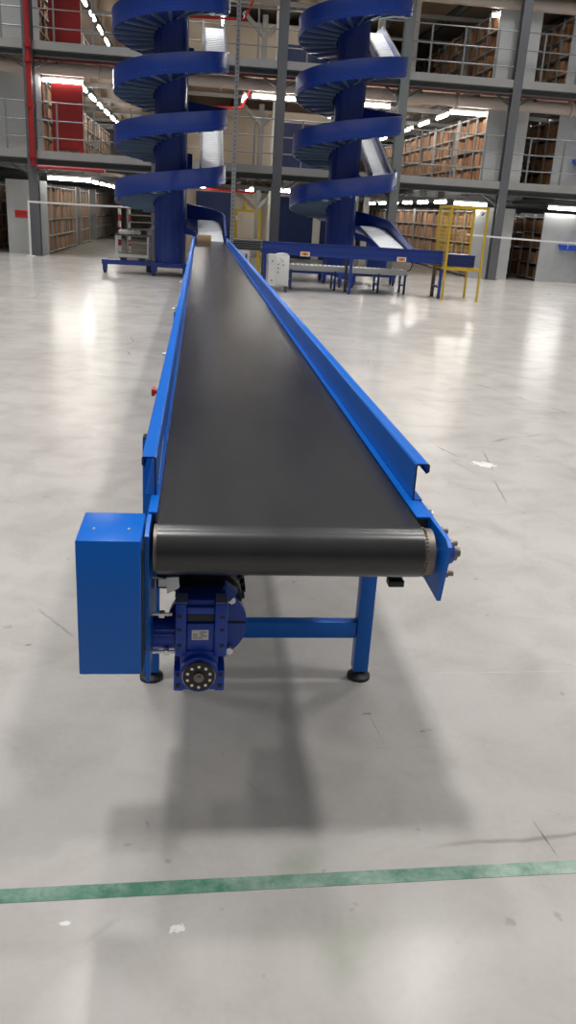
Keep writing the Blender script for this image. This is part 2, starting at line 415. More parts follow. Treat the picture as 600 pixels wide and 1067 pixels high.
# red lift casings
for k in (1, 2):
    z = LV[k]
    t = thing('lift_casing', 'tall red lift casing on the %s deck beside the red standpipe' % ['', 'lower', 'upper'][k], 'lift casing', (-3.8, 26.4, z))
    mb = B(-4.24, -3.38, 26.36, 26.40, z+.28, z+2.16)
    mb.box(-4.24, -3.38, 26.40, 26.44, z+1.05, z+1.12)
    mb.build('front_panel', 'red', t)
    for x in (-4.24, -3.44): B(x, x+.06, 26.40, 26.55, z, z+2.16).build('side_post', 'white', t)
    for x in (-4.24, -3.50): B(x, x+.12, 26.34, 26.44, z, z+.28).build('leg', 'red', t)
    B(-4.2, -3.42, 26.36, 26.42, z+.20, z+.28).build('bottom_rail', 'dred', t)

# ------------------------------------------------------------------ pipes and ducts
def pipe(name, label, cat, pts, r, m, n=10, flanges=()):
    t = thing(name, label, cat, pts[0])
    MB().path(pts, r, n).build('run', m, t)
    for p, q in flanges: MB().cyl(p, q, r*1.5, n).build('coupling', m, t)
    return t
pipe('ventilation_duct', 'cream round duct running along under the upper deck', 'duct', [(-13, 26.1, 4.97), (17, 26.1, 4.97)], .165, 'duct', 16,
     [((x, 26.1, 4.97), (x+.05, 26.1, 4.97)) for x in (-6.4, -2.9, .5, 4.2, 7.4, 10.9)])
pipe('ventilation_duct', 'cream round duct running along under the topmost deck', 'duct', [(-13, 26.1, 7.56), (17, 26.1, 7.56)], .165, 'duct', 16)
pipe('sprinkler_pipe', 'dark red pipe running just above the cream duct of the lower storey', 'pipe', [(-4.75, 25.83, 5.16), (17, 25.83, 5.20)], .045, 'dred')
pipe('sprinkler_pipe', 'dark red pipe running along under the topmost deck', 'pipe', [(-4.75, 25.83, 7.80), (17, 25.83, 7.86)], .045, 'dred')
pipe('standpipe', 'red vertical standpipe fixed to the front of the corner column', 'pipe', [(-4.66, 25.40, 2.42), (-4.66, 25.40, 8.3)], .075, 'red', 12,
     [((-4.66, 25.40, z), (-4.66, 25.40, z+.07)) for z in (2.62, 3.9, 5.0, 5.35)])
pipe('sprinkler_pipe', 'red horizontal pipe under the lower deck starting at the standpipe', 'pipe', [(-4.57, 25.44, 2.40), (-2.70, 25.44, 2.40)], .055, 'red')
pipe('sprinkler_pipe', 'thin black pipe continuing from the red one under the lower deck', 'pipe', [(-2.68, 25.44, 2.40), (-1.45, 25.44, 2.40)], .04, 'black')
for z, w in ((4.7, 'lower'), (7.4, 'upper')):
    pipe('drain_pipe', 'thin dark red bent pipe beside the lift casing, %s deck' % w, 'pipe', [(-4.48, 26.3, z+.62), (-4.48, 26.3, z-.95), (-4.27, 26.3, z-1.0)], .025, 'dred')
for z, w in ((6.72, 'upper'), (4.42, 'lower')):
    pipe('sprinkler_pipe', 'bright red pipe bending up at its end behind the belt-side spiral, %s deck' % w, 'pipe', [(-.4, 26.9, z-.05), (1.15, 26.9, z), (1.4, 26.9, z+.5)], .035, 'redsign')
pipe('sprinkler_pipe', 'bright red pipe under the lower deck behind the belt outlet', 'pipe', [(.0, 26.6, 2.13), (1.6, 26.6, 2.10)], .035, 'redsign')

# ------------------------------------------------------------------ fluorescent tube lamps
def lamp(x, y, z, L, ax, label):
    t = thing('tube_lamp', label, 'lamp', (x, y, z), 'fluorescent tube lamps')
    d = Vector((1, 0, 0)) if ax == 'x' else Vector((0, 1, 0)); c = Vector((x, y, z))
    h = d*L/2
    MB().cyl(c-h, c+h, .045, 10).build('tube', 'tube', t)
    zt = min(q for q in DECK if q > z)-.09
    for f in (-.7, .7): MB().cyl(c+h*f+Vector((0, 0, .10)), (c.x+h.x*f, c.y+h.y*f, zt), .008, 6).build('hanger', 'rail', t)
    if ax == 'x': B(x-L/2-.03, x+L/2+.03, y-.04, y+.04, z+.05, z+.10).build('housing', 'white', t)
    else: B(x-.04, x+.04, y-L/2-.03, y+L/2+.03, z+.05, z+.10).build('housing', 'white', t)
FRONT = [(-3.93, 4.70, 1.13, 'in front of the red lift casing, lower deck'), (-3.76, 2.14, 1.2, 'at ground level in front of the red-sign aisle'),
         (1.80, 4.70, .7, 'beside the galvanised post, lower deck'), (2.95, 4.70, 1.1, 'next to the middle column, lower deck'), (4.95, 4.70, 1.1, 'behind the cage-side spiral, lower deck'),
         (8.0, 4.68, 1.30, 'over the yellow cage, lower deck'), (11.3, 4.72, 1.0, 'above the silver rack, lower deck'),
         (-.1, 2.18, .5, 'at ground level beside the belt-side spiral'), (2.6, 2.2, .5, 'at ground level behind the low cross conveyor'),
         (8.2, 2.16, 1.0, 'at ground level just behind the yellow cage'), (11.2, 2.2, 1.0, 'at ground level above the silver rack'),
         (8.62, 7.27, .70, 'beside the tall column, upper deck'), (9.35, 7.27, .45, 'just past the tall column, upper deck')]
for x, z, L, txt in FRONT:
    lamp(x, 26.35 if z > 3 else 25.98, z, L, 'x', 'lit tube lamp along the deck front %s' % txt)
ROWS = [(-3.6, 4.78, 28.4, 8, 'red-casing aisle, lower deck'), (-3.65, 7.3, 29.3, 7, 'red-casing aisle, upper deck'), (7.56, 4.72, 28.0, 7, 'aisle over the yellow cage'),
        (-3.7, 2.2, 29.5, 5, 'ground aisle of the red sign'), (7.7, 2.2, 27.6, 6, 'ground aisle behind the yellow cage'), (1.25, 4.72, 27.3, 1, 'bay behind the galvanised post'), (3.6, 7.2, 28, 2, 'upper bay behind the cage-side spiral'),
        (4.3, 4.72, 27.6, 2, 'lower bay behind cage-side spiral, added fill'), (.6, 7.2, 27.6, 2, 'upper bay behind belt-side spiral, added fill'), (1.6, 2.2, 27.8, 2, 'ground bay behind yellow frame, added fill')]  # rows on this line are added fill to brighten the cream core wall
for x, z, y0, n, txt in ROWS:
    for i in range(n):
        lamp(x, y0+i*2.25, z, 1.15, 'y', ('lit tube lamp, %s in the row along the %s' % (ORD[i], txt)) if n > 1 else 'lit tube lamp pointing into the %s' % txt)

# ------------------------------------------------------------------ spiral chutes
def spiral(cx, cy, z0, top, infeeds, label, arms, out_len, out_drop, chx, P):
    RO = 1.27; RI = .385; RC = .365
    t = thing('spiral_chute', label, 'spiral chute', (cx, cy, 0), 'spiral chutes')
    # column with standing seams
    mb = MB().cyl((cx, cy, .22), (cx, cy, 8.6), RC, 28)
    for k in range(14):
        a = 2*PI*k/14; mb.cyl((cx+RC*math.cos(a), cy+RC*math.sin(a), .22), (cx+RC*math.cos(a), cy+RC*math.sin(a), 8.6), .008, 5)
    mb.build('column', 'tower', t)
    B(cx+.345, cx+.385, cy+.12, cy+.16, .3, 8.6).build('seam_strip', 'steel', t)
    turns = (top-z0)/P; N = int(turns*30)
    def zz(a): return z0+P*a/(2*PI)
    def pt(r, a, z): return (cx+r*math.cos(a), cy+r*math.sin(a), z)
    secs = []
    for i in range(N+1):
        a = turns*2*PI*i/N; z = zz(a)
        secs.append([pt(RI, a, z-.02), pt(RO, a, z-.02), pt(RO, a, z), pt(RI, a, z)])
    mb = MB().sweep(secs)
    mb.build('spiral_bed', 'tower', t)
    mb = MB(); nr = int(turns*22)
    for i in range(nr):
        a = 2*PI*(i+.5)/22; z = zz(a)
        mb.bar(pt(RI+.02, a, z-.05), pt(RO-.02, a, z-.05), .07, .055)
    mb.build('bed_ribs', 'ribsteel', t)
    # outer guard, with a gap where each infeed comes in
    mb = MB(); runs = [[]]
    for i in range(int(turns*48)+1):
        a = 2*PI*i/48; k = round(a/(2*PI)-.08); da = math.degrees(a-2*PI*k)
        if k in infeeds and 12 < da < 62:
            if runs[-1]: runs.append([])
            continue
        runs[-1].append(a)
    for rn in runs:
        if len(rn) < 2: continue
        mb.sweep([[pt(RO, a, zz(a)-.05), pt(RO+.018, a, zz(a)-.05), pt(RO+.018, a, zz(a)+.33), pt(RO+.03, a, zz(a)+.35), pt(RO-.01, a, zz(a)+.35), pt(RO, a, zz(a)+.33)] for a in rn])
        for a in rn:
            for d in (0, .065): mb.ball(pt(RO+.02, a+d, zz(a+d)+.03), .012, 5)
    mb.build('outer_guard', 'tower', t)
    # inner kerb against the column
    mb = MB().sweep([[pt(RI, 2*PI*i/30, zz(2*PI*i/30)), pt(RI+.012, 2*PI*i/30, zz(2*PI*i/30)), pt(RI+.012, 2*PI*i/30, zz(2*PI*i/30)+.16), pt(RI, 2*PI*i/30, zz(2*PI*i/30)+.16)] for i in range(N+1)])
    mb.build('inner_guard', 'tower', t)
    hw = .25
    # infeed slides from the decks
    for k in infeeds:
        zb = zz(2*PI*k)+.03; X = cx+chx
        pA, pB, pC = (X, cy+.05, zb+.02), (X, cy+2.9, zb+1.28), (X, cy+4.3, zb+1.28)
        s = MB().bar(pA, pB, 2*hw, .03).bar((pB[0], pB[1]-.02, pB[2]), pC, 2*hw, .03)
        for j in range(1, 22):
            f = j/22; p = Vector(pA).lerp(Vector(pB), f); s.cyl((X-hw, p.y, p.z+.012), (X+hw, p.y, p.z+.012), .016, 6)
        sl = s.build('infeed_slide', 'chute', t)
        for sgn in (-1, 1):
            x = X+sgn*(hw+.015)
            g = MB().bar((x, pA[1], pA[2]+.07), (x, pB[1], pB[2]+.07), .03, .22).bar((x, pB[1]-.03, pB[2]+.07), (x, pC[1], pC[2]+.07), .03, .22)
            g.build('slide_guard', 'tower', sl)
            MB().bar((x, pA[1], pA[2]+.185), (x, pB[1], pB[2]+.185), .045, .014).build('guard_cap', 'steel', sl)
    # outlet
    X = cx+chx; w = .30; zo = zz(0)
    ys, zs = cy+.75, zo+.20
    o = MB().bar((X-.04, ys, zs), (X, cy-out_len, zo-out_drop), 2*w-.04, .03)
    for j in range(1, 9):
        f = j/9; yy = ys+(cy-out_len-ys)*f; zr = zs+(zo-out_drop-zs)*f+.012; o.cyl((X-w+.03, yy, zr), (X+w-.03, yy, zr), .010, 6)
    oc = o.build('outlet_slide', 'chute', t)
    x = X+w+.012
    MB().sweep([[(x, y, z-.06), (x+.02, y, z-.06), (x+.02, y, z+h), (x+.035, y, z+h+.02), (x-.015, y, z+h+.02), (x, y, z+h)]
                for y, z, h in [(cy+.0, zo, .33), (cy-out_len*.3, zo-out_drop*.3, .27), (cy-out_len*.6, zo-out_drop*.6, .18), (cy-out_len, zo-out_drop, .12)]]).build('slide_guard', 'tower', oc)
    x = X-w-.03
    MB().sweep([[(x+dx, y, z-.06), (x+dx+.02, y, z-.06), (x+dx+.02, y, z+h), (x+dx, y, z+h)]
                for dx, y, z, h in [(-.30, cy-.36, zo-.04, .10), (-.13, cy-.62, zo-.06, .07), (-.01, cy-.9, zo-.08, .04), (0, cy-out_len, zo-out_drop, .04)]]).build('slide_guard', 'tower', oc)
    # support box under the chute mouth
    B(X-w+.05, X+w-.05, cy-.25, cy-.12, .32, zo-.06).build('outlet_support', 'tower', t)
    # base
    q = .42
    b = MB().box(cx-q, cx+q, cy-q, cy+q, .20, .30)
    bs = b.build('base_frame', 'tower', t)
    for sx in (-1, 1):
        for sy in (-1, 1):
            lg = MB().box(cx+sx*q-.05*sx-.05, cx+sx*q-.05*sx+.05, cy+sy*(q-.05)-.05, cy+sy*(q-.05)+.05, .05, .2).build('leg', 'tower', t)
            MB().cyl((cx+sx*(q-.05), cy+sy*(q-.05), 0), (cx+sx*(q-.05), cy+sy*(q-.05), .06), .03, 10).build('foot', 'black', lg)
    for dx, dy, L in arms:
        ex, ey = cx+dx*L, cy+dy*L; nx, ny = abs(dy), abs(dx)
        ar = MB().bar((cx+dx*q, cy+dy*q, .25), (ex, ey, .25), .36, .10).build('base_arm', 'tower', t)
        for s in (-1, 1):
            fx, fy = ex-dx*.06+nx*s*.15, ey-dy*.06+ny*s*.15
            lg = MB().box(fx-.04, fx+.04, fy-.04, fy+.04, .06, .2).build('leg', 'tower', t)
            MB().cyl((fx, fy, 0), (fx, fy, .07), .028, 10).build('foot', 'black', lg)
    if arms and len(arms) > 1 or True:
        pass
    return t
spiral(-.70, 20.85, 1.09, 8.2, (1, 3), 'tall blue spiral chute whose outlet feeds the long black belt', [(-1, 0, 1.6)], 1.62, .20, .96, 1.15)
spiral(3.46, 21.25, 1.17, 8.2, (1, 3), 'tall blue spiral chute behind the low cross conveyor and control cabinet', [(-1, 0, 1.55), (1, 0, 1.5), (0, -1, 1.5)], 2.45, .31, .96, 1.215)

# galvanised perforated post
t = thing('perforated_post', 'slim galvanised perforated post rising behind the yellow post frame', 'post', (.83, 22.3, 0))
mb = MB().box(.78, .88, 22.28, 22.32, 0, 8.4)
mb.build('strut', 'galv', t)
mb = MB()
for i in range(78): mb.cyl((.83, 22.275, .3+i*.10), (.83, 22.279, .3+i*.10), .017, 8)
mb.build('slots', 'beam', t)
B(.74, .92, 22.24, 22.36, 0, .012).build('foot_plate', 'galv', t)

# ------------------------------------------------------------------ the belt conveyor
BX0, BX1, YC, RR, ZB = -.087, .566, 1.86, .065, .88
YE = 19.15
cv = thing('belt_conveyor', 'long black belt conveyor with bright blue side guards across the hall', 'conveyor', (.24, 2.6, 0))
prof = []
zc = ZB-RR
for i in range(13):
    a = PI/2+PI*i/12; prof.append((YC+RR*math.cos(a), zc+RR*math.sin(a)))
for i in range(13):
    a = -PI/2+PI*i/12; prof.append((YE+RR*math.cos(a), zc+RR*math.sin(a)))
inner = []
for i in range(13):
    a = PI/2+PI*i/12; inner.append((YC+(RR-.005)*math.cos(a), zc+(RR-.005)*math.sin(a)))
for i in range(13):
    a = -PI/2+PI*i/12; inner.append((YE+(RR-.005)*math.cos(a), zc+(RR-.005)*math.sin(a)))
mb = MB(); bm = mb.bm; n = len(prof)
V = [[bm.verts.new((x, y, z)) for y, z in pr] for x, pr in ((BX0, prof), (BX1, prof), (BX0, inner), (BX1, inner))]
for i in range(n):
    j = (i+1) % n
    bm.faces.new((V[0][i], V[0][j], V[1][j], V[1][i])); bm.faces.new((V[2][i], V[2][j], V[3][j], V[3][i]))
    bm.faces.new((V[0][i], V[0][j], V[2][j], V[2][i])); bm.faces.new((V[1][i], V[1][j], V[3][j], V[3][i]))
mb.build('belt', 'belt', cv)
# rollers
r = MB().cyl((BX0-.008, YC, zc), (BX1+.028, YC, zc), RR-.006, 36)
for k in range(40):
    a = 2*PI*k/40; r.bar((BX1+.004, YC+(RR-.005)*math.cos(a), zc+(RR-.005)*math.sin(a)), (BX1+.010, YC+(RR-.005)*math.cos(a), zc+(RR-.005)*math.sin(a)), .004, .004)
rl = r.build('drive_roller', 'dsteel', cv)
MB().cyl((BX1+.02, YC, zc), (.672, YC, zc), .0125, 16).build('shaft', 'dsteel', rl)
MB().cyl((BX0, YE, zc), (BX1, YE, zc), RR-.006, 24).build('tail_roller', 'dsteel', cv)
# slider bed
B(BX0+.02, BX1-.02, 2.05, 19.0, ZB-.04, ZB-.007).build('slider_bed', 'galv', cv)
# side frames: C channel with a top ledge that borders the belt
def side_frame(s):
    xin = BX1+.004 if s > 0 else BX0-.004
    xo = .607 if s > 0 else -.112
    a, b = sorted((xin, xo)); y0 = 1.925
    mb = MB().box(a, b, y0, 19.2, ZB-.001, ZB+.004)
    w = .005
    mb.box(*(sorted((xo-s*w, xo))), y0, 19.2, ZB-.165, ZB-.001)
    mb.box(a, b, 2.05, 19.2, ZB-.17, ZB-.165)
    f = mb.build('side_frame', 'blue', cv)
    return f
sf = {s: side_frame(s) for s in (-1, 1)}
B(.571, .600, 1.927, 1.96, ZB-.030, ZB-.002).build('end_stop', 'black', sf[1])
# side guards
def side_guard(s):
    x = .590 if s > 0 else -.100
    xo = .628 if s > 0 else -.137
    y0 = 2.055
    t_ = .004; zt = .988
    pts = [(x, ZB+.003), (x, zt-.004), (x+s*.004, zt), (xo-s*.004, zt), (xo, zt-.004), (xo, zt-.022), (xo-s*.008, zt-.028)]
    inn = [(xo-s*.010, zt-.023), (xo-s*t_, zt-.020), (xo-s*t_, zt-.006), (xo-s*.006, zt-t_), (x+s*.006, zt-t_), (x+s*t_, zt-.007), (x+s*t_, ZB+.003)]
    poly = pts+inn
    if s < 0: poly = poly[::-1]
    # sheet sections joined end to end
    g = MB().sweep([[(u, y, v) for u, v in poly] for y in (y0, 5.0, 8.0, 11.0, 14.0, 17.0, 19.2)])
    g.box(*sorted((x, x+s*.028)), y0, 19.2, ZB+.004, ZB+.006)
    go = g.build('side_guard', 'blue', cv)
    for y in (5.0, 8.0, 11.0, 14.0, 17.0):
        B(*sorted((x-s*.001, x+s*.006)), y-.05, y+.05, ZB+.012, zt-.006).build('joint_plate', 'blue', go)
    # dark cut edge at the near end
    MB().prism(poly, 'y', y0-.0015, y0).build('cut_edge', 'black', go)
    return go
sg = {s: side_guard(s) for s in (-1, 1)}
# scuffed edge of the left guard
mb = MB()
for i in range(9):
    y = 2.10+i*.035; mb.bar((-.0955, y, ZB+.02+.004*i), (-.0955, y+.012, ZB+.024+.006*i), .001, .004)
mb.build('paint_chips', 'wire', sg[-1])
# right bearing plate and flange bearing
mb = MB().prism([(1.765, .866), (1.785, .878), (2.12, .880), (2.12, .735), (1.945, .712), (1.797, .708)], 'x', .609, .619)
pl = mb.build('bearing_plate', 'blue', cv)
bmh = MB()
N = 24
bmh.cyl((.619, YC, zc), (.632, YC, zc), .052, N).cyl((.632, YC, zc), (.652, YC, zc), .036, N, .028)
bmh.build('bearing_housing', 'blue_gear', pl)
MB().cyl((.652, YC, zc), (.662, YC, zc), .022, N).build('locking_collar', 'dsteel', pl)
for a in (45, 135, 225, 315):
    y, z = YC+.058*math.cos(math.radians(a)), zc+.058*math.sin(math.radians(a))
    bo = MB().cyl((.619, y, z), (.634, y, z), .012, 6).cyl((.634, y, z), (.648, y, z), .007, 10); bo.build('bolt', 'dsteel', pl)
MB().box(.619, .637, 2.02, 2.05, .835, .87).cyl((.622, 2.035, .852), (.645, 2.035, .852), .008, 8).build('tension_block', 'galv', pl)
B(.515, .557, 1.92, 1.955, .685, .703, bev=.003).build('scraper_bracket', 'black', cv)
# left drive side plate
pl = MB().prism([(1.80, .868), (1.82, .878), (2.15, .880), (2.15, .50), (1.92, .45), (1.84, .45), (1.80, .70)], 'x', -.114, -.104).build('drive_plate', 'blue', cv)
# legs
def leg_pair(y, diag=False, extra_top=False):
    for s, x in ((-1, -.141), (1, .617)):
        zt = .895 if s < 0 else .872
        lg = MB().box(x-.0275, x+.0275, y-.0275, y+.0275, .035, zt, bev=.004).build('leg', 'blue', cv)
        MB().cyl((x, y, .012), (x, y, .05), .014, 10).cyl((x, y, 0), (x, y, .012), .042, 24).cyl((x, y, .012), (x, y, .028), .042, 24, .02).build('foot', 'rubber', lg)
        if s < 0: B(x-.0265, x+.0265, y-.0265, y+.0265, zt, zt+.003).build('end_cap', 'black', lg)
    B(-.113, .589, y-.02, y+.02, .172, .236, bev=.003).build('crossbar', 'blue', cv)
for y in (2.59, 5.9, 9.2, 12.5, 15.8, 18.9): leg_pair(y)
# chain guard box
bx = MB().box(-.264, -.118, 1.728, 1.912, .540, .886, bev=.004)
cg = bx.build('chain_guard', 'blue', cv)
MB().box(-.118, -.1145, 1.735, 1.905, .545, .86).build('guard_backplate', 'black', cg)
for x in (-.23, -.15):
    MB().ball((x, 1.80, .886), .004, 8).build('screw', 'wire', cg)
# gear motor
gx, gz, gy = .026, .546, 1.93
gm = MB()
gm.box(-.041, .092, 1.955, 2.04, .470, .628, bev=.006)            # core
gm.box(-.044, -.014, 1.930, 1.99, .470, .628, bev=.004).box(.060, .094, 1.930, 1.99, .470, .628, bev=.004)   # side cheeks
gm.box(-.014, .060, 1.938, 1.985, .484, .566, bev=.004)           # centre boss
gm.box(-.016, .062, 1.942, 1.985, .590, .612, bev=.003)           # upper bar
gear = gm.build('gear_motor', 'blue_gear', cv)
MB().box(-.042, -.012, 1.932, 1.99, .6285, .6305).box(.062, .092, 1.932, 1.99, .6285, .6305).build('machined_pad', 'pad', gear)
for x in (-.033, .080):
    for z in (.590, .552, .505): B(x-.006, x+.006, 1.9285, 1.931, z-.004, z+.004).build('slot', 'motor', gear)
B(-.012, .058, 1.944, 1.9555, .570, .588).build('recess', 'motor', gear)
hb = MB().box(-.046, .090, 1.93, 2.03, .368, .400, bev=.004).box(-.046, -.020, 1.925, 2.03, .368, .432, bev=.003).box(.064, .090, 1.925, 2.03, .368, .432, bev=.003)
hb.cyl((.021, 1.912, .426), (.021, 2.02, .426), .052, 28).box(-.03, .072, 1.935, 2.0, .43, .485, bev=.006)
hub = hb.build('output_housing', 'blue_gear', gear)
MB().cyl((.021, 1.902, .426), (.021, 1.912, .426), .043, 32).build('hub_disc', 'black', gear)
MB().cyl((.021, 1.907, .4245), (.021, 1.912, .4245), .0445, 32).build('hub_ring', 'steel', gear)
MB().cyl((.021, 1.896, .426), (.021, 1.902, .426), .014, 16).cyl((.021, 1.893, .426), (.021, 1.896, .426), .006, 12).build('hub_cap', 'dsteel', gear)
for k in range(10):
    a = 2*PI*(k+.5)/10; MB().cyl((.021+.031*math.cos(a), 1.8995, .426+.031*math.sin(a)), (.021+.031*math.cos(a), 1.902, .426+.031*math.sin(a)), .0042, 8).build('hub_bolt', 'wire', gear)
for x, z in ((-.034, .385), (.078, .385), (-.034, .418), (.078, .418)):
    B(x-.006, x+.006, 1.9225, 1.93, z-.005, z+.005).build('slot', 'motor', gear)
# flange disc, motor
MB().cyl((.043, 2.04, .512), (.043, 2.065, .512), .110, 44).build('mounting_flange', 'blue_gear', gear)
B(.094, .150, 2.036, 2.0405, .514, .518).build('flange_rib', 'motor', gear)
for x, z in ((.108, .592), (.106, .434), (-.03, .440), (-.03, .60)):
    MB().cyl((x, 2.022, z), (x, 2.041, z), .0115, 6).build('bolt', 'wire', gear)
mo = MB().cyl((.05, 2.065, .575), (.05, 2.40, .575), .088, 32)
for k in range(28):
    a = 2*PI*k/28; mo.bar((.05+.093*math.cos(a), 2.12, .575+.093*math.sin(a)), (.05+.093*math.cos(a), 2.38, .575+.093*math.sin(a)), .006, .016, up=(math.cos(a), 0, math.sin(a)))
mo.build('motor_body', 'motor', gear)
B(-.10, .10, 2.075, 2.25, .60, .738, bev=.006).build('terminal_box', 'motor', gear)
MB().bar((.078, 2.03, .632), (.112, 2.03, .606), .035, .03, up=(0, 1, 0)).build('lifting_lug', 'blue_gear', gear)
# shaft sleeve towards the chain box, with studs
MB().cyl((-.104, 1.99, .512), (-.044, 1.99, .512), .045, 24).box(-.10, -.044, 1.945, 1.952, .525, .530).box(-.10, -.044, 1.945, 1.952, .54, .545).build('shaft_sleeve', 'blue_gear', gear)
for z, dx in ((.590, 0), (.478, .012)):
    MB().cyl((-.104, 1.945, z), (-.052+dx, 1.945, z), .005, 10).cyl((-.086+dx, 1.945, z), (-.072+dx, 1.945, z), .012, 6).build('stud', 'steel', gear)
MB().box(-.088, -.066, 1.94, 1.95, .672, .694).prism([(-.068, .70), (-.036, .702), (-.034, .672), (-.05, .662), (-.066, .655)], 'y', 1.935, 1.945).path([(-.104, 1.945, .697), (-.075, 1.945, .693)], .003).build('sensor_bracket', 'galv', gear)
# rating plate (its code square left out)
pt_ = B(.000, .0445, 1.9355, 1.938, .519, .548).build('rating_plate', 'label', gear)
mb = MB()
for i, (a, b) in enumerate(((.020, .040), (.020, .034), (.020, .041), (.003, .030))): mb.box(a, b, 1.9350, 1.9356, .541-.006*i, .543-.006*i)
mb.box(.003, .016, 1.9350, 1.9356, .529, .531).box(.003, .016, 1.9350, 1.9356, .535, .537)
mb.build('print', 'ink', gear)
# emergency stops and sensors on the left guard
def estop(y, z):
    e = MB().box(-.162, -.137, y-.035, y+.035, z-.04, z+.04, bev=.004).build('stop_switch', 'cab', cv)
    MB().cyl((-.162, y, z), (-.185, y, z), .012, 12).cyl((-.185, y, z), (-.200, y, z), .022, 16).build('stop_button', 'ereg', e)
estop(3.68, .81)
for y, z in ((4.45, .85), (6.1, .90), (8.4, .90)):
    MB().box(-.165, -.137, y-.02, y+.02, z-.02, z+.02).cyl((-.165, y, z), (-.185, y, z), .008, 10).build('sensor_eye', 'galv', cv)

# cardboard box on the far end of the belt
t = thing('cardboard_box', 'small cardboard box riding at the far end of the black belt', 'box', (.10, 18.98, ZB))
B(-.055, .255, 18.86, 19.10, ZB+.0005, ZB+.155, bev=.004).build('body', 'kraft', t)
B(-.05, .25, 18.955, 19.005, ZB+.155, ZB+.157).build('packing_tape', 'carton2', t)

# ------------------------------------------------------------------ cross conveyor
t = thing('cross_conveyor', 'low blue cross conveyor running in front of the second spiral', 'conveyor', (3.3, 18.5, 0))
Y0, Y1 = 18.18, 18.80
B(1.33, 5.36, Y1, Y1+.03, .75, .835).build('side_frame', 'tower', t)
for y, nm in ((Y0, 'side_frame'),):
    MB().prism([(1.33, 1.01), (5.38, 1.01), (5.38, .745), (5.25, .73), (1.33, .75)], 'y', y, y+.03).box(1.33, 5.38, y-.03, y, .995, 1.01).box(1.33, 5.38, y-.012, y, .835, .85).build(nm, 'tower', t)
B(1.35, 5.36, Y0+.03, Y1, .80, .83).build('belt', 'belt', t)
for x in (1.40, 3.27, 5.28):
    for y in (Y0+.03, Y1-.05):
        lg = B(x-.03, x+.03, y-.03, y+.03, .03, .76).build('leg', 'tower' if y < 18.5 else 'beam', t)
        MB().cyl((x, y, 0), (x, y, .03), .035, 12).build('foot', 'black', lg)
    B(x-.02, x+.02, Y0+.06, Y1-.08, .22, .27).build('tie_bar', 'tower', t)
for x, s in ((2.25, 1), (4.36, 1)):
    l = B(x-.10, x+.10, Y0-.016, Y0-.001, .74, .835).build('warning_label', 'label', t)
    B(x-.075, x+.075, Y0-.018, Y0-.0155, .757, .82).build('label_field', 'orange', l)
    MB().prism([(x-.03, .768), (x+.03, .768), (x, .812)], 'y', Y0-.0195, Y0-.0175).build('label_symbol', 'ink', l)
MB().path([(4.55, Y0-.03, .78), (4.60, Y0-.05, .70), (4.57, Y0-.05, .58), (4.50, Y0-.04, .55)], .012, 8).build('cable', 'black', t)
mb = MB()
for i in range(5): mb.box(.72, 1.32, Y0+.02, Y1, .80+i*.045, .825+i*.045)
mb.build('slatted_end', 'beam', t)
B(.74, .80, Y0+.1, Y0+.16, 0, .80).build('leg', 'beam', t)

# galvanised roller conveyor behind it
t = thing('roller_conveyor', 'low galvanised roller conveyor on thin blue legs behind the cross conveyor', 'conveyor', (3.3, 19.1, 0))
for y in (18.9, 19.38):
    B(1.97, 4.72, y, y+.03, .40, .52).build('side_rail', 'galv', t)
for i in range(26):
    x = 2.03+i*.105; MB().cyl((x, 18.93, .49), (x, 19.38, .49), .03, 10).build('roller', 'chute', t)
for x in (2.05, 3.05, 4.05, 4.66):
    for y in (18.915, 19.395):
        lg = B(x-.022, x+.022, y-.022, y+.022, .02, .42).build('leg', 'tower', t)
        MB().cyl((x, y, 0), (x, y, .02), .03, 10).build('foot', 'black', lg)
    B(x-.015, x+.015, 18.93, 19.38, .16, .20).build('tie_bar', 'tower', t)

# ------------------------------------------------------------------ yellow cage and yellow post frame
t = thing('safety_cage', 'tall yellow safety cage frame at the end of the cross conveyor', 'cage', (5.68, 18.35, 0))
X0, X1, Y0, Y1 = 5.27, 6.05, 17.9, 18.8
for x in (X0, X1):
    for y in (Y0, Y1):
        p = B(x-.021, x+.021, y-.021, y+.021, .008, 1.95).build('post', 'yellow', t)
        B(x-.05, x+.05, y-.05, y+.05, 0, .008).build('foot_plate', 'yellow', p)
for z in (.66, 1.92):
    for y in (Y0, Y1): B(X0+.025, X1-.025, y-.02, y+.02, z-.025, z+.025).build('rail', 'yellow', t)
    for x in (X0, X1): B(x-.02, x+.02, Y0+.025, Y1-.025, z-.025, z+.025).build('rail', 'yellow', t)
def mesh_panel(pts_fn, nu, nv):
    mb = MB()
    for i in range(nu+1): mb.cyl(pts_fn(i/nu, 0), pts_fn(i/nu, 1), .004, 4)
    for j in range(nv+1): mb.cyl(pts_fn(0, j/nv), pts_fn(1, j/nv), .004, 4)
    return mb
mesh_panel(lambda u, v: (X0+.03+(X1-X0-.06)*u, Y1, .69+1.2*v), 9, 14).build('mesh_panel', 'yellow', t)
mesh_panel(lambda u, v: (X0, Y0+.03+(Y1-Y0-.06)*u, .69+1.2*v), 10, 14).build('mesh_panel', 'yellow', t)
B(X1-.16, X1-.06, Y0-.026, Y0-.0205, 1.74, 1.86).build('sticker', 'label', t)
MB().bar((X1-.13, Y0-.027, 1.77), (X1-.09, Y0-.027, 1.83), .012, .03).build('sticker_mark', 'ink', t)
B(5.30, 6.02, 18.25, 18.31, .685, .70).build('cross_support', 'yellow', t)
B(5.30, 6.02, 18.55, 18.61, .685, .70).build('cross_support', 'yellow', t)
t = thing('louvred_crate', 'blue louvred crate held inside the tall yellow cage', 'crate', (5.72, 18.4, .70))
mb = MB().box(5.42, 6.0, 18.2, 18.65, .70, .93)
mb.build('body', 'tower', t)
for i in range(5): MB().bar((5.43, 18.195, .725+i*.044), (5.99, 18.195, .725+i*.044), .02, .022).build('louvre', 'dblue', t)
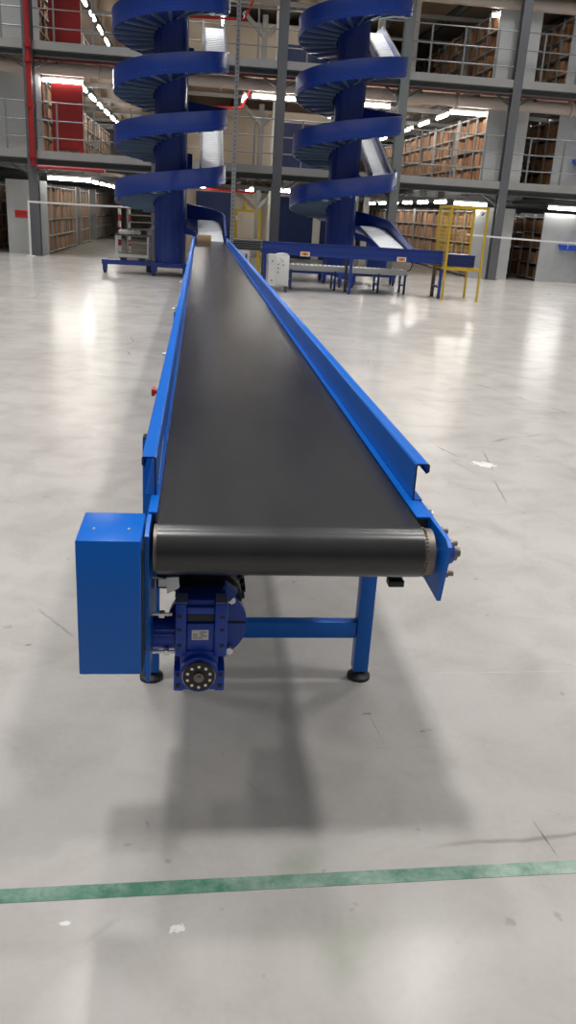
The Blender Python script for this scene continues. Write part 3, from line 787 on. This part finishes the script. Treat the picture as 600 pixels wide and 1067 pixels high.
MB().box(5.41, 6.01, 18.18, 18.66, .93, .95).build('rim', 'tower', t)

t = thing('post_frame', 'yellow goal-shaped post frame beside the far end of the belt', 'frame', (1.15, 21.3, 0))
for x in (.88, 1.46):
    p = B(x-.035, x+.035, 21.27, 21.34, .008, 1.55).build('post', 'yellow', t)
    B(x-.07, x+.07, 21.23, 21.38, 0, .008).build('foot_plate', 'yellow', p)
B(.845, 1.495, 21.275, 21.335, 1.55, 1.61).build('top_rail', 'yellow', t)
MB().cyl((1.1, 21.3, 1.61), (1.1, 21.3, 1.68), .05, 12).cyl((1.1, 21.3, 1.68), (1.1, 21.3, 1.80), .03, 12).build('beacon', 'yellow', t)
B(.87, .91, 21.262, 21.27, 1.36, 1.46).build('sticker', 'label', t)

# ------------------------------------------------------------------ control cabinets
t = thing('control_cabinet', 'pale control cabinet with buttons on short legs beside the belt', 'cabinet', (1.68, 17.95, 0))
prof = [(1.455, .13), (1.885, .13), (1.885, .745), (1.855, .78), (1.76, .795), (1.665, .785), (1.605, .76), (1.455, .76)]
MB().prism(prof, 'y', 17.82, 18.12).build('body', 'cab', t)
MB().box(1.605, 1.875, 17.805, 17.82, .16, .735, bev=.004).build('door', 'cab', t)
for x in (1.495, 1.845):
    for y in (17.85, 18.09): B(x-.02, x+.02, y-.02, y+.02, 0, .13).build('leg', 'beam', t)
for i, (x, z, m) in enumerate(((1.655, .57, 'ink'), (1.655, .49, 'ink'), (1.655, .41, 'ink'), (1.74, .64, 'ereg'), (1.76, .56, 'ink'), (1.53, .63, 'ink'), (1.53, .24, 'ink'), (1.70, .67, 'orange'))):
    MB().cyl((x, 17.79, z), (x, 17.82 if x < 1.6 else 17.806, z), .014, 12).build('button', m, t)
t = thing('junction_cabinet', 'small white junction cabinet on a post behind the belt guard', 'cabinet', (1.03, 20.5, 0))
MB().prism([(.87, .40), (1.19, .40), (1.19, .72), (1.15, .76), (.87, .76)], 'y', 20.4, 20.6).build('body', 'cab', t)
B(1.0, 1.06, 20.47, 20.53, .01, .40).build('post', 'beam', t); B(.93, 1.13, 20.4, 20.6, 0, .01).build('foot_plate', 'beam', t)
B(1.10, 1.14, 20.39, 20.4, .52, .62).build('switch', 'ink', t)

# ------------------------------------------------------------------ trolley on the spiral's base, poles and bars behind
t = thing('trolley', 'open silver trolley frame standing on the blue base arm', 'trolley', (-1.64, 20.85, .30))
X0, X1, Y0, Y1 = -1.96, -1.22, 20.70, 21.0
for x in (X0, X1):
    for y in (Y0, Y1): B(x-.018, x+.018, y-.018, y+.018, .38, .88).build('post', 'galv', t)
for z, m in ((.395, 'galv'), (.88, 'beam')):
    for y in (Y0, Y1): B(X0-.02, X1+.02, y-.02, y+.02, z-.02, z+.02).build('rail', m, t)
    for x in (X0, X1): B(x-.018, x+.018, Y0+.02, Y1-.02, z-.02, z+.02).build('rail', m, t)
B(X0, X1, Y0, Y1, .415, .43).build('deck', 'pale', t)
for x in (-1.8, -1.36): MB().prism([(x-.06, .30), (x+.06, .30), (x+.1, .375), (x-.1, .375)], 'y', 20.74, 20.96).build('foot', 'beam', t)
t = thing('bundled_film', 'crumpled white film lying on top of the silver trolley', 'film', (-1.6, 20.85, .9))
mb = MB()
for i in range(7): mb.ball((-1.85+i*.07+random.uniform(-.02, .02), 20.85+random.uniform(-.08, .08), .935+random.uniform(0, .02)), .05+random.uniform(-.012, .015), 8)
mb.build('film', 'white', t)

for x, w in ((-2.72, 'nearer the ground racks'), (-2.40, 'nearer the blue spiral')):
    t = thing('striped_pole', 'red and white striped pole behind the trolley, %s' % w, 'pole', (x, 30.1, 0))
    for k in range(10): B(x-.05, x+.05, 30.05, 30.15, k*.2, k*.2+.2).build('band', 'red' if k % 2 else 'white', t)
t = thing('pipe_barrier', 'grey barrier of horizontal bars behind the trolley', 'barrier', (-1.7, 27.6, 0))
for k in range(7): MB().cyl((-2.25, 27.6, .2+k*.21), (-1.05, 27.6, .2+k*.21), .022, 8).build('bar', 'toe', t)
for x in (-2.25, -1.05): B(x-.03, x+.03, 27.57, 27.63, 0, 1.55).build('post', 'toe', t)
t = thing('lever_stand', 'grey jointed lever with black knob beside the spiral column', 'lever', (-1.22, 21.35, 0))
MB().path([(-1.22, 21.35, .3), (-1.22, 21.35, .98), (-1.10, 21.35, 1.12)], .03, 8).box(-1.27, -1.17, 21.3, 21.4, .88, 1.0).build('arm', 'galv', t)
MB().ball((-1.08, 21.35, 1.15), .045, 10).build('knob', 'black', t)
B(-1.29, -1.15, 21.28, 21.42, 0, .3).build('foot_block', 'beam', t)

# ------------------------------------------------------------------ barrier tape and its post
t = thing('stanchion', 'slim white post holding the barrier tape by the corner column', 'post', (-4.80, 25.2, 0))
MB().cyl((-4.80, 25.2, .02), (-4.80, 25.2, 1.50), .03, 12).build('pole', 'white', t)
MB().cyl((-4.80, 25.2, 0), (-4.80, 25.2, .02), .13, 20).build('base', 'white', t)
def tape(pts, label):
    mb = MB()
    secs = [[(x, y-.003, z-.024), (x, y+.003, z-.024), (x, y+.003, z+.024), (x, y-.003, z+.024)] for x, y, z in pts]
    tag(mb.sweep(secs).build('barrier_tape', 'tape'), label, 'barrier tape', 'barrier tapes')
def sag(a, b, s, n=14):
    a, b = Vector(a), Vector(b)
    return [tuple(a.lerp(b, i/n)-Vector((0, 0, s*4*(i/n)*(1-i/n)))) for i in range(n+1)]
tape(sag((-4.80, 25.165, 1.47), (-1.27, 25.45, 1.50), .015), 'white barrier tape strung from the slim white post past the rack aisle')
tape(sag((8.02, 25.38, 1.29), (12.5, 25.45, 1.22), .02), 'white barrier tape strung past the tall column and silver rack')

# ------------------------------------------------------------------ floor tape
mb = MB()
mb.prism([(-2.4, 1.528), (-2.4, 1.573), (3.0, 1.706), (3.0, 1.661)], 'z', .0002, .0012)
tag(mb.build('floor_tape', 'green'), 'worn green marking tape stuck across the concrete floor', 'tape')

# ------------------------------------------------------------------ light
w = bpy.data.worlds.new('hall_ambient'); SC.world = w; w.use_nodes = True
nt = w.node_tree; bg = nt.nodes['Background']; bg.inputs['Strength'].default_value = 1
tc = nt.nodes.new('ShaderNodeTexCoord'); sx = nt.nodes.new('ShaderNodeSeparateXYZ'); nt.links.new(tc.outputs['Generated'], sx.inputs['Vector'])
rm = nt.nodes.new('ShaderNodeValToRGB'); e = rm.color_ramp.elements
e[0].position = .0; e[0].color = (.10, .10, .10, 1); e[1].position = 1; e[1].color = (.42, .42, .42, 1)
e2 = rm.color_ramp.elements.new(.35); e2.color = (.17, .17, .17, 1)
nt.links.new(sx.outputs['Z'], rm.inputs['Fac']); nt.links.new(rm.outputs['Color'], bg.inputs['Color'])
for x in (-6.0, -1.1, 3.8, 8.7, 13.6):
    for k in (0, 1, 2, 3, 4, 4.9, 5.6):  # farthest row is added fill for the infeed slides, off the even lamp spacing
        l = bpy.data.lights.new('high_bay_and_fill', 'AREA'); l.shape = 'RECTANGLE'; l.size = .7; l.size_y = .7; l.energy = 88; l.spread = math.radians(100); l.color = (1, .975, .95)
        o = bpy.data.objects.new('high_bay_and_fill', l); o.location = (x, 1.85+3.87*k, 10); COL.objects.link(o)

# ------------------------------------------------------------------ camera
cd = bpy.data.cameras.new('camera'); co = bpy.data.objects.new('camera', cd); COL.objects.link(co)
cd.sensor_fit = 'VERTICAL'; cd.sensor_height = 36; cd.lens = 851.8/1067*36; cd.clip_start = .05; cd.clip_end = 300
F = Vector((0.11410789, 0.93220903, -0.34346137)); R = Vector((0.99328175, -0.10035097, 0.05762862)); D = Vector((0.01925523, -0.34772979, -0.93739705))
m = Matrix((R, -D, -F)).transposed().to_4x4(); m.translation = (0, 0, 1.6)
co.matrix_world = m
SC.camera = co
SC.view_settings.view_transform = 'Standard'; SC.view_settings.look = 'None'; SC.view_settings.exposure = 0; SC.view_settings.gamma = 1
SC.view_settings.use_curve_mapping = False
SC.cycles.use_light_tree = True
